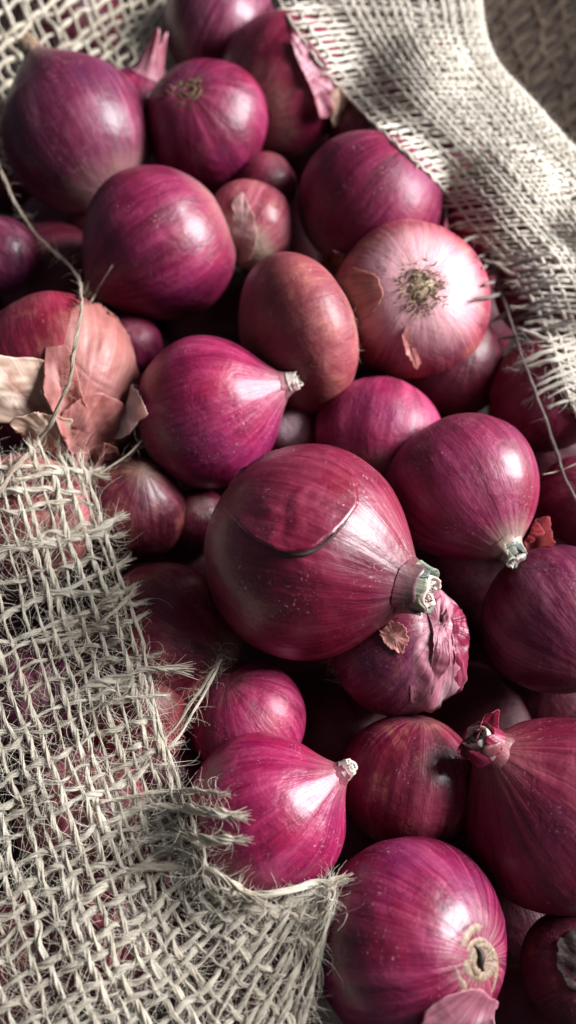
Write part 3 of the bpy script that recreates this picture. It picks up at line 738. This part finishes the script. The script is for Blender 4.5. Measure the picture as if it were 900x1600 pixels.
# skins on the onion with the root disc
peel('root_front', [(516, 445), (552, 418), (590, 430), (602, 462), (580, 494), (548, 506), (522, 485)], M['peel_salmon'], lift=.00025, edge=.0002, fade=(1, -.5), seed=14, crumple=.0001)
peel('root_front', [(636, 508), (644, 530), (660, 566), (650, 570), (634, 545), (628, 520)], M['peel_salmon'], lift=.0005, edge=.0008, fade=(-1, .4), curl=((-1, .4), .002), seed=16)
peel('behind_root', [(508, 420), (515, 395), (530, 380), (545, 392), (536, 420), (520, 440)], M['peel_salmon'], lift=.002, edge=.003, seed=18)
peel('pale_patch', [(364, 312), (380, 302), (396, 335), (402, 372), (392, 405), (372, 412), (364, 370)], M['peel_scuff'], lift=.0003, edge=.0004, seed=19, crumple=.0003)
peel('right_mid', [(826, 815), (850, 805), (854, 840), (836, 885), (818, 878), (816, 845)], M['peel_red'], lift=.001, edge=.003, curl=((1, .3), .004), seed=20)
peel('right_neck', [(708, 1165), (738, 1138), (758, 1108), (778, 1104), (774, 1140), (752, 1178), (722, 1180)], M['peel_wine'], lift=.0014, edge=.003, curl=((-1, .5), .004), seed=21)
peel('corner', [(872, 1470), (905, 1450), (930, 1490), (925, 1550), (890, 1545), (870, 1510)], M['slit_flake_shade'], lift=.0003, edge=.0003, seed=22, crumple=.0005)

def hairs(key, pts, n, ln, seed, up=.5, mat='root'):
    o = BYKEY[key]; r_ = np.random.default_rng(seed); C = catmull(np.array(pts, float), 60)
    if 'bv' not in o: o['bv'] = BVHTree.FromPolygons(o['W'].tolist(), o['F'].tolist())
    P, D = [], []
    while len(P) < n:
        p = C[r_.integers(60)] + r_.normal(size=2) * 4; h = o['bv'].ray_cast(Vector(CAM), Vector(ray(*p)))
        if h[0] is None: h = o['bv'].find_nearest(Vector(CAM + ray(*p) * -(o['c'] - CAM).dot(CB)))
        nn = np.array(h[1]); nn = nn if nn.dot(np.array(h[0]) - o['c']) > 0 else -nn
        P.append(o['R'].T @ (np.array(h[0]) - o['c'])); D.append(o['R'].T @ (nn * up + r_.normal(size=3) * .7))
    mb = MB(); mb.add(*fibres(np.array(P), np.array(D), ln * r_.uniform(.4, 1.4, n), np.full(n, .00009) * r_.uniform(.7, 1.8, n), .4, 4, r_))
    mb.build('root_hairs', M[mat], o['empty'])
hairs('copper_disc', [(540, 472), (556, 500), (566, 540), (566, 575)], 60, .0035, 1)
hairs('round_left', [(140, 470), (148, 455), (155, 475)], 45, .006, 2)
hairs('wrinkled', [(508, 1030), (512, 1050), (530, 1065)], 50, .004, 3)
hairs('under_fringe', [(325, 1060), (338, 1035), (345, 1015)], 70, .007, 4, .2, 'string')
hairs('scarred', [(262, 150), (290, 132), (312, 125)], 30, .0025, 5)

# ------------------------------------------------------------------ burlap
class Sheet:
    """cloth surface over the onions: rows of control points (px, py, lift); lies on whatever is under it"""
    def __init__(s, ctrl, nu, nv, margin, iters=25, drape=True):
        C = np.array(ctrl, float)                              # rows, cols, 3
        A = np.stack([catmull(C[j], nu) for j in range(len(C))])          # rows, nu, 3
        G = np.stack([catmull(A[:, i], nv) for i in range(nu)], 1)        # nv, nu, 3
        D = plane_depth(G[..., 1]) - G[..., 2]
        H = D.copy()
        if drape:
            for j in range(nv):
                for i in range(nu):
                    h, _ = hit_depth(G[j, i, 0], G[j, i, 1])
                    if h is not None: H[j, i] = min(H[j, i], h - margin)
        D = H.copy()
        for _ in range(iters):
            E = np.pad(D, 1, mode='edge')
            Bl = (E[:-2, 1:-1] + E[2:, 1:-1] + E[1:-1, :-2] + E[1:-1, 2:]) / 4
            D = np.minimum(H, .5 * D + .5 * Bl) if drape else .5 * D + .5 * Bl
        E = np.pad(D, 1, mode='edge'); D = (E[:-2, 1:-1] + E[2:, 1:-1] + E[1:-1, :-2] + E[1:-1, 2:] + 2 * D) / 6
        d = CR[None, None] * ((G[..., 0:1] - 450) / FPX) + CU[None, None] * ((800 - G[..., 1:2]) / FPX) - CB
        s.P = CAM + d * D[..., None]; s.nu, s.nv = nu, nv
        du = np.gradient(s.P, axis=1); dv = np.gradient(s.P, axis=0)
        N = np.cross(du, dv); N /= np.maximum(1e-12, np.linalg.norm(N, axis=2, keepdims=True))
        flip = (N * (CAM - s.P)).sum(2) < 0; N[flip] *= -1
        s.N = N
    def _s(s, A, u, v):
        # bilinear with linear extrapolation past the rims
        x = np.asarray(u) * (s.nu - 1); y = np.asarray(v) * (s.nv - 1)
        i = np.clip(np.floor(x).astype(int), 0, s.nu - 2); j = np.clip(np.floor(y).astype(int), 0, s.nv - 2)
        f = (x - i)[:, None]; g = (y - j)[:, None]
        return (A[j, i] * (1-f) + A[j, i+1] * f) * (1-g) + (A[j+1, i] * (1-f) + A[j+1, i+1] * f) * g
    def pos(s, u, v): return s._s(s.P, u, v)
    def nor(s, u, v):
        n = s._s(s.N, np.clip(u, 0, 1), np.clip(v, 0, 1)); return n / np.maximum(1e-9, np.linalg.norm(n, axis=1, keepdims=True))

def ply_yarn(mb, P, te, plies, r_, tw=330):
    m = len(P)
    T = np.gradient(P, axis=0); T /= np.linalg.norm(T, axis=1)[:, None]
    n1 = np.cross(T, [.3, .2, .93]); n1 /= np.linalg.norm(n1, axis=1)[:, None]; n2 = np.cross(T, n1)
    sl = np.concatenate([[0], np.cumsum(np.linalg.norm(np.diff(P, axis=0), axis=1))])
    V, F, U = tube(P, te * .62, 6); U[:, 0] += r_.uniform(0, 9); mb.add(V, F, U)
    for k2 in range(plies):
        ph = k2 / plies * 6.283 + sl * tw + 1.2 * smooth_noise1(m, 12, r_)
        ro = te * (.58 + .30 * smooth_noise1(m, 7, r_)); rs = te * (.36 + .12 * smooth_noise1(m, 6, r_)) * r_.uniform(.75, 1.2)
        V, F, U = tube(P + n1 * (np.cos(ph) * ro)[:, None] + n2 * (np.sin(ph) * ro)[:, None], rs, 5)
        U[:, 0] += r_.uniform(0, 9); mb.add(V, F, U)

def smooth_path(P, k=2):
    for _ in range(k):
        Q = P.copy(); Q[1:-1] = .25 * P[:-2] + .5 * P[1:-1] + .25 * P[2:]; P = Q
    return P

def cloth(root, sh, NA, NB, ra, rb, mat, fuzz_n, fuzz_len, fuzz_mat, ua=(0, 1), va=(0, 1), ext_a=(0, 0, 0, 0), ext_b=(0, 0, 0, 0), r_=rng,
          plies=0, step=.0012, irregular=.25, fuzz_rad=.00005, amp=.85, skip_a=(), skip_b=(), sides=8, jit=.18, fray=16, ext_fn=None):
    """woven cloth: NA warp yarns (constant u) and NB weft yarns (constant v), each one its own mesh. ext_* = (start min, start max, end min, end max)"""
    paths = []
    for kind, N, other, rad, ext, skip in (('a', NA, NB, ra, ext_a, skip_a), ('b', NB, NA, rb, ext_b, skip_b)):
        for i in range(N):
            if i in skip: continue
            w0 = (i + .5 + r_.uniform(-jit, jit)) / N
            s0 = -r_.uniform(ext[0], ext[1]); s1 = 1 + r_.uniform(ext[2], ext[3])
            if ext_fn and kind == 'b': s0, s1 = ext_fn(w0, s0, s1, r_)
            lo_, hi_ = s0, s1
            m0 = 60; ss = np.linspace(lo_, hi_, m0)
            q = sh.pos(np.full(m0, w0), ss) if kind == 'a' else sh.pos(ss, np.full(m0, w0))
            L = np.linalg.norm(np.diff(q, axis=0), axis=1).sum(); m = max(12, int(L / step))
            ss = np.linspace(lo_, hi_, m)
            wob = smooth_noise1(m, max(4, m / 14), r_) * .20 / N + smooth_noise1(m, max(3, m / (other * 1.3)), r_) * .10 / N
            if kind == 'a': u, v = w0 + wob, ss
            else: u, v = ss, w0 + wob
            P = sh.pos(u, v); Nn = sh.nor(u, v)
            inside = np.clip(np.minimum(ss - 0, 1 - ss) * other * .8 + .6, 0, 1)
            sign = (-1) ** i * (1 if kind == 'b' else -1)
            wave = sign * np.cos(math.pi * (ss * other - .5))
            wave = np.sign(wave) * np.abs(wave) ** .8
            P = P + Nn * (wave * inside * (ra + rb) * .5 * amp)[:, None]
            P = P + r_.normal(size=(1, 3)) * rad * .15
            P = smooth_path(P, 1)
            # ends that leave the cloth wander
            for end in (0, 1):
                e = (-ss if end == 0 else ss - 1); e = np.clip(e, 0, None); 
                if e.max() > 0:
                    dirn = r_.normal(size=3); dirn[2] = abs(dirn[2]) * .3
                    P = P + (e ** 1.6)[:, None] * dirn * .10
            thick = rad * (1 + irregular * smooth_noise1(m, max(4, m / 9), r_) + irregular * .5 * smooth_noise1(m, max(2, m / 40), r_))
            tw = r_.uniform(700, 1100)
            mb = MB()
            te = thick.copy(); k = min(6, m // 4)
            te[:k] *= np.linspace(.45, 1, k); te[-k:] *= np.linspace(1, .45, k)
            if plies: ply_yarn(mb, P, te, plies, r_)
            else:
                V, F, U = tube(P, te, sides, .13, tw * .5); U[:, 0] += r_.uniform(0, 9); mb.add(V, F, U)
            for end in (0, 1):          # the cut end frays into single fibres
                if fray and (s0 < -1e-6 if end == 0 else s1 > 1 + 1e-6):
                    p = P[2] if end == 0 else P[-3]; t = nrm(P[0] - P[4]) if end == 0 else nrm(P[-1] - P[-5])
                    n = int(fray * r_.uniform(.6, 1.4))
                    P0 = p + r_.normal(size=(n, 3)) * rad * .35
                    mb.add(*fibres(P0, t + r_.normal(size=(n, 3)) * .09, rad * r_.uniform(2.5, 6.5, n), np.full(n, rad * .15), .07, 3, r_))
            mb.build('warp_yarn' if kind == 'a' else 'weft_yarn', mat, root)
            paths.append((P, thick))
    # stray fibres all over the cloth
    Ls = np.array([len(p[0]) for p in paths], float); pick = r_.choice(len(paths), fuzz_n, p=Ls / Ls.sum())
    P0 = np.zeros((fuzz_n, 3)); D0 = np.zeros((fuzz_n, 3))
    for k in range(fuzz_n):
        P, th = paths[pick[k]]; i = r_.integers(1, len(P) - 1); t = nrm(P[i+1] - P[i-1])
        rd = r_.normal(size=3); rd = rd - t * rd.dot(t); rd = nrm(rd)
        P0[k] = P[i] + rd * th[i] * .8; D0[k] = t * r_.choice([-1, 1]) * r_.uniform(.4, 1.3) + rd * r_.uniform(.2, 1.0)
    mb = MB(); mb.add(*fibres(P0, D0, fuzz_len * r_.uniform(.35, 1.5, fuzz_n), fuzz_rad * r_.uniform(.6, 1.5, fuzz_n), .42, 5, r_))
    f = mb.build('loose_fibres', fuzz_mat, root); f['kind'] = 'stuff'
    return paths

# --- lower left: coarse burlap over the onions, its ragged edge gathered to a point at lower right
ctrl = [
 [(-260, 830, .02), (-120, 775, .02), (10, 725, .02), (140, 735, .02)],
 [(-240, 1000, .02), (-90, 930, .02), (55, 880, .02), (180, 855, .02)],
 [(-205, 1170, .02), (-50, 1095, .02), (100, 1035, .02), (232, 1005, .02)],
 [(-165, 1340, .02), (5, 1255, .02), (145, 1190, .02), (262, 1140, .02)],
 [(-115, 1500, .02), (55, 1410, .02), (195, 1335, .02), (305, 1275, .02)],
 [(-60, 1640, .02), (105, 1550, .02), (245, 1475, .02), (352, 1378, .02)],
 [(0, 1790, .02), (165, 1690, .02), (315, 1570, .02), (442, 1404, .02)],
 [(80, 1900, .02), (240, 1800, .02), (385, 1655, .02), (505, 1388, .02)],
 [(200, 1980, .02), (330, 1880, .02), (440, 1720, .02), (524, 1382, .02)]]
sh = Sheet(ctrl, 44, 90, .0030, 90)
t = FLAP = thing('burlap_cloth', 'coarse pale burlap with a frayed edge lying over the onions at lower left', 'burlap')
rA = np.random.default_rng(21)
cloth(t, sh, 20, 39, .00076, .00088, M['jute'], 12000, .009, M['fuzz'], ext_a=(.0, .05, .0, .0), amp=.70, ext_b=(0, 0, -.09, .05), r_=rA, irregular=.45, jit=.30, plies=6, fuzz_rad=.00006, ext_fn=lambda w, a, b, r: (a, b if w < .72 else r.uniform(.97, 1.015)))

# --- right: finer burlap rolled over the rim of the sack
ctrl = [
 [(385, -130, .012), (520, -130, .02), (650, -130, .023), (738, -130, .024), (745, -135, .012), (690, -130, -.03)],
 [(432, 0, .012), (540, -5, .022), (660, 0, .024), (738, 0, .024), (745, -5, .006), (690, 0, -.03)],
 [(503, 108, .012), (600, 95, .022), (690, 92, .024), (758, 92, .024), (768, 88, .012), (710, 90, -.03)],
 [(580, 190, .012), (670, 180, .022), (765, 180, .024), (825, 172, .024), (836, 166, .012), (780, 180, -.03)],
 [(672, 275, .010), (752, 265, .020), (830, 262, .023), (890, 248, .024), (902, 240, .012), (840, 262, -.03)],
 [(740, 355, .008), (825, 348, .018), (905, 345, .027), (970, 325, .028), (985, 315, .012), (920, 330, -.03)],
 [(812, 435, .006), (895, 436, .014), (970, 440, .024), (1050, 430, .036), (1070, 420, .012), (990, 420, -.03)],
 [(862, 540, .004), (940, 550, .012), (1010, 560, .023), (1090, 560, .036), (1110, 550, .012), (1030, 550, -.03)],
 [(888, 620, .002), (980, 680, .010), (1050, 690, .022), (1130, 690, .036), (1150, 680, .012), (1070, 680, -.03)],
 [(965, 800, .004), (1035, 810, .018), (1090, 820, .026), (1160, 820, .040), (1180, 810, .012), (1100, 810, -.03)],
 [(1005, 1100, .004), (1065, 1100, .024), (1120, 1100, .024), (1190, 1100, .048), (1210, 1090, .012), (1130, 1090, -.03)],
 [(1030, 1500, .004), (1090, 1500, .020), (1150, 1500, .026), (1220, 1500, .028), (1240, 1480, .012), (1150, 1480, -.03)],
 [(1040, 1850, .004), (1100, 1850, .016), (1160, 1850, .024), (1230, 1850, .024), (1250, 1830, .012), (1160, 1830, -.03)]]
sh = Sheet(ctrl, 60, 140, .0022, 12)
t = ROLL = thing('burlap_cloth', 'dense grey burlap rolled over the right hand rim of the sack with dangling fringe', 'burlap')
rA = np.random.default_rng(22)
cloth(t, sh, 40, 132, .00074, .00070, M['jute_grey'], 9000, .0045, M['fuzz'], amp=.6, jit=.28, ext_a=(0, 0, 0, 0), skip_a=(1, 3, 6), ext_b=(-.022, .004, 0, 0), r_=rA, ext_fn=lambda w, a, b, r: (-r.uniform(.02, .14), b) if .37 < w < .60 else (a, b), irregular=.28, step=.0012, sides=6, fuzz_rad=.00004)

# --- top left: loose open burlap
ctrl = [
 [(-150, 40, .004), (-20, -50, .004), (120, -130, .004), (270, -200, .004)],
 [(-110, 120, .002), (10, 40, .002), (140, -40, .002), (290, -120, .002)],
 [(-60, 200, .0), (60, 120, .0), (170, 45, .0), (305, -30, .0)],
 [(0, 260, -.004), (110, 180, -.004), (205, 110, -.002), (285, 30, .0)],
 [(60, 300, -.01), (150, 220, -.01), (225, 150, -.008), (275, 90, -.006)]]
sh = Sheet(ctrl, 40, 40, .003, 6, drape=False)
t = thing('burlap_cloth', 'loosely woven pale burlap in the top left corner, behind the teardrop onion', 'burlap')
rA = np.random.default_rng(23)
cloth(t, sh, 24, 17, .00085, .00105, M['jute'], 2500, .006, M['fuzz'], ext_a=(0, 0, -.02, .12), ext_b=(0, .0, 0, .06), r_=rA, irregular=.3, jit=.3, step=.0015)

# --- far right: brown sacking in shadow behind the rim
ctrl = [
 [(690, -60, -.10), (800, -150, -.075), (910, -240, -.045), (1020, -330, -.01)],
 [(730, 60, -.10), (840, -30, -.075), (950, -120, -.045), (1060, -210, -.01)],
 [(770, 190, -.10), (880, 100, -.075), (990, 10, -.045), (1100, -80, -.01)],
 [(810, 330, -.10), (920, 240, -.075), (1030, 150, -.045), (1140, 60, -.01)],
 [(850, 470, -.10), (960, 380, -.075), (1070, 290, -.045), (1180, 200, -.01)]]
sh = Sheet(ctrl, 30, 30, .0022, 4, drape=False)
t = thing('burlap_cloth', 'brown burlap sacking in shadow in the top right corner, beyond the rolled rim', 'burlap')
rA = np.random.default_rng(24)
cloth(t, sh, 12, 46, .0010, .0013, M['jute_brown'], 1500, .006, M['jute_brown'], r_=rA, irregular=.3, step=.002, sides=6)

# ------------------------------------------------------------------ loose strands
def strand(name, label, pts, rad, mat, seed, lift=.004, fuzz=0, cat='strand', fray=10, irregular=.2, parent=None, plies=0):
    r_ = np.random.default_rng(seed)
    C = np.array(pts, float); n = max(30, len(C) * 14); G = catmull(C, n); P = []
    for g in G:
        h, _ = hit_depth(g[0], g[1]); d = plane_depth(g[1]) - g[2]
        if h is not None: d = min(d, h - lift)
        P.append(d)
    D = np.array(P)
    for _ in range(12):
        B_ = D.copy(); B_[1:-1] = (D[:-2] + D[2:]) / 2; D = np.minimum(D, B_)
    for _ in range(4): B_ = D.copy(); B_[1:-1] = (D[:-2] + 2 * D[1:-1] + D[2:]) / 4; D = B_
    P = np.array([CAM + ray(g[0], g[1]) * d for g, d in zip(G, D)])
    L = np.linalg.norm(np.diff(P, axis=0), axis=1).sum(); m = int(L / .0012)
    P = catmull(P, max(m, 12)); m = len(P)
    P = P + np.stack([smooth_noise1(m, 6, r_) for _ in range(3)], 1) * rad * .5
    th = rad * (1 + irregular * smooth_noise1(m, 8, r_)); te = th.copy(); te[:4] *= np.linspace(.4, 1, 4); te[-4:] *= np.linspace(1, .4, 4)
    mb = MB()
    if plies: ply_yarn(mb, P, te, plies, r_, 230)
    else: mb.add(*tube(P, te, 8, .14, 450))
    if fray:
        for p, t in ((P[2], nrm(P[0] - P[4])), (P[-3], nrm(P[-1] - P[-5]))):
            mb.add(*fibres(p + r_.normal(size=(fray, 3)) * rad * .3, t + r_.normal(size=(fray, 3)) * .11, rad * r_.uniform(2.5, 7, fray), np.full(fray, rad * .16), .08, 3, r_))
    if fuzz:
        i = r_.integers(1, m - 1, fuzz); T = P[i + 1] - P[i - 1]; T /= np.linalg.norm(T, axis=1)[:, None]
        rd = r_.normal(size=(fuzz, 3)); rd -= T * (rd * T).sum(1)[:, None]; rd /= np.linalg.norm(rd, axis=1)[:, None]
        mb.add(*fibres(P[i] + rd * rad * .8, T * r_.uniform(-1.2, 1.2, fuzz)[:, None] + rd * .6, r_.uniform(.002, .009, fuzz), np.full(fuzz, .00005), .45, 5, r_))
    o = mb.build(name, mat, parent)
    if parent is None: o['label'] = label; o['category'] = cat
    return o

strand('jute_string', 'long pale jute string hanging from the upper left down across the papery onion', [(-10, 235, .02), (15, 300, .02), (60, 370, .02), (112, 420, .02), (128, 465, .02), (120, 530, .02), (108, 590, .02), (80, 660, .02), (38, 715, .025), (-10, 775, .03)], .00075, M['string'], 31, fuzz=160, plies=5, lift=.0105)
strand('jute_string', 'long dull strand hanging from the right burlap past the shadowed onions', [(768, 400, .01), (790, 480, .01), (820, 570, .01), (850, 650, .01), (880, 740, .012), (910, 800, .012)], .0006, M['string_dark'], 32, fuzz=20)
strand('jute_string', 'thick bundled fringe strand curving up right over the red onion below the left burlap', [(180, 1195, .02), (225, 1180, .02), (270, 1140, .02), (305, 1090, .02), (340, 1035, .02)], .0006, M['string'], 33, fuzz=120, fray=26, plies=5)
strand('jute_string', 'thin wispy strand reaching right from the ragged top of the left burlap', [(135, 755, .02), (165, 735, .02), (200, 710, .02), (222, 688, .02)], .00030, M['string'], 34, fuzz=30)
strand('jute_string', 'short stiff straw bit standing by the root of the round magenta onion', [(140, 475, .012), (155, 448, .014), (175, 415, .016)], .00025, M['string'], 35, fray=4)
strand('jute_fibre', 'single white fibre at the right edge across the hanging strand', [(848, 742, .015), (875, 735, .015), (905, 722, .016)], .0002, M['fuzz'], 36, fray=3)
# long ends of weft that stick out of the coarse cloth's frayed edge
for k, (pts, rad) in enumerate((
    ([(90, 985, .02), (130, 965, .02), (165, 940, .022), (192, 922, .024)], .0012),
    ([(95, 1000, .02), (140, 985, .022), (175, 958, .024), (198, 935, .026)], .0010),
    ([(60, 930, .02), (110, 918, .022), (150, 900, .022), (185, 882, .022)], .0011),
    ([(40, 745, .02), (80, 742, .022), (120, 740, .022), (152, 742, .022)], .0010),
    ([(70, 845, .02), (110, 838, .022), (150, 828, .022), (178, 812, .022)], .0010),
    ([(120, 1080, .02), (170, 1062, .02), (215, 1050, .022), (268, 1046, .024)], .0014),
    ([(150, 1105, .02), (190, 1092, .02), (230, 1088, .022), (262, 1086, .022)], .0005),
    ([(170, 1250, .02), (230, 1240, .022), (290, 1236, .024), (354, 1241, .026)], .0006),
    ([(190, 1275, .02), (240, 1262, .022), (300, 1264, .024), (362, 1270, .026)], .0012),
    ([(200, 1320, .02), (250, 1308, .022), (310, 1308, .024), (366, 1316, .026)], .0010),
    ([(180, 1370, .02), (240, 1352, .022), (310, 1352, .024), (350, 1370, .026), (384, 1392, .026)], .0012),
    ([(330, 1400, .02), (390, 1400, .022), (460, 1392, .022), (524, 1372, .022)], .0011),
    ([(350, 1440, .02), (410, 1425, .022), (470, 1405, .022), (528, 1378, .022)], .0011),
    ([(200, 1215, .02), (240, 1185, .02), (280, 1150, .02), (312, 1095, .02), (346, 1030, .02)], .0004))):
    strand('weft_yarn', '', pts, rad, M['jute'], 60 + k, fuzz=90, fray=30, irregular=.4, plies=8, parent=FLAP, lift=.0055)
# ragged weft ends hanging off the inner edge of the rolled burlap
rF = np.random.default_rng(77)
for k in range(20):
    f = k / 19.0
    x1 = 800 + 95 * f + rF.uniform(-8, 8); y1 = 385 + 235 * f + rF.uniform(-5, 5)
    L = rF.uniform(45, 105) * (1 - .45 * f); dy = rF.uniform(8, 34)
    strand('weft_yarn', '', [(x1 + 40, y1 - 14, .016), (x1, y1, .012), (x1 - L * .5, y1 + dy * .4, .008), (x1 - L, y1 + dy, .003)], rF.uniform(.0004, .0008), M['string_dark'] if k < 12 else M['jute_grey'], 120 + k, fuzz=18, fray=14, irregular=.3, parent=ROLL, lift=.003)
rim = strand('tear_shade_strip', '', [(425, 856, .0), (455, 866, .0), (490, 859, .0), (522, 836, .0), (546, 806, .0)], .0005, M['slit_flake_shade'], 90, lift=.0002, fray=6, irregular=.5, parent=BYKEY['main']['empty'])  # dark strip laid along the tear: painted shade of the gap under the flap
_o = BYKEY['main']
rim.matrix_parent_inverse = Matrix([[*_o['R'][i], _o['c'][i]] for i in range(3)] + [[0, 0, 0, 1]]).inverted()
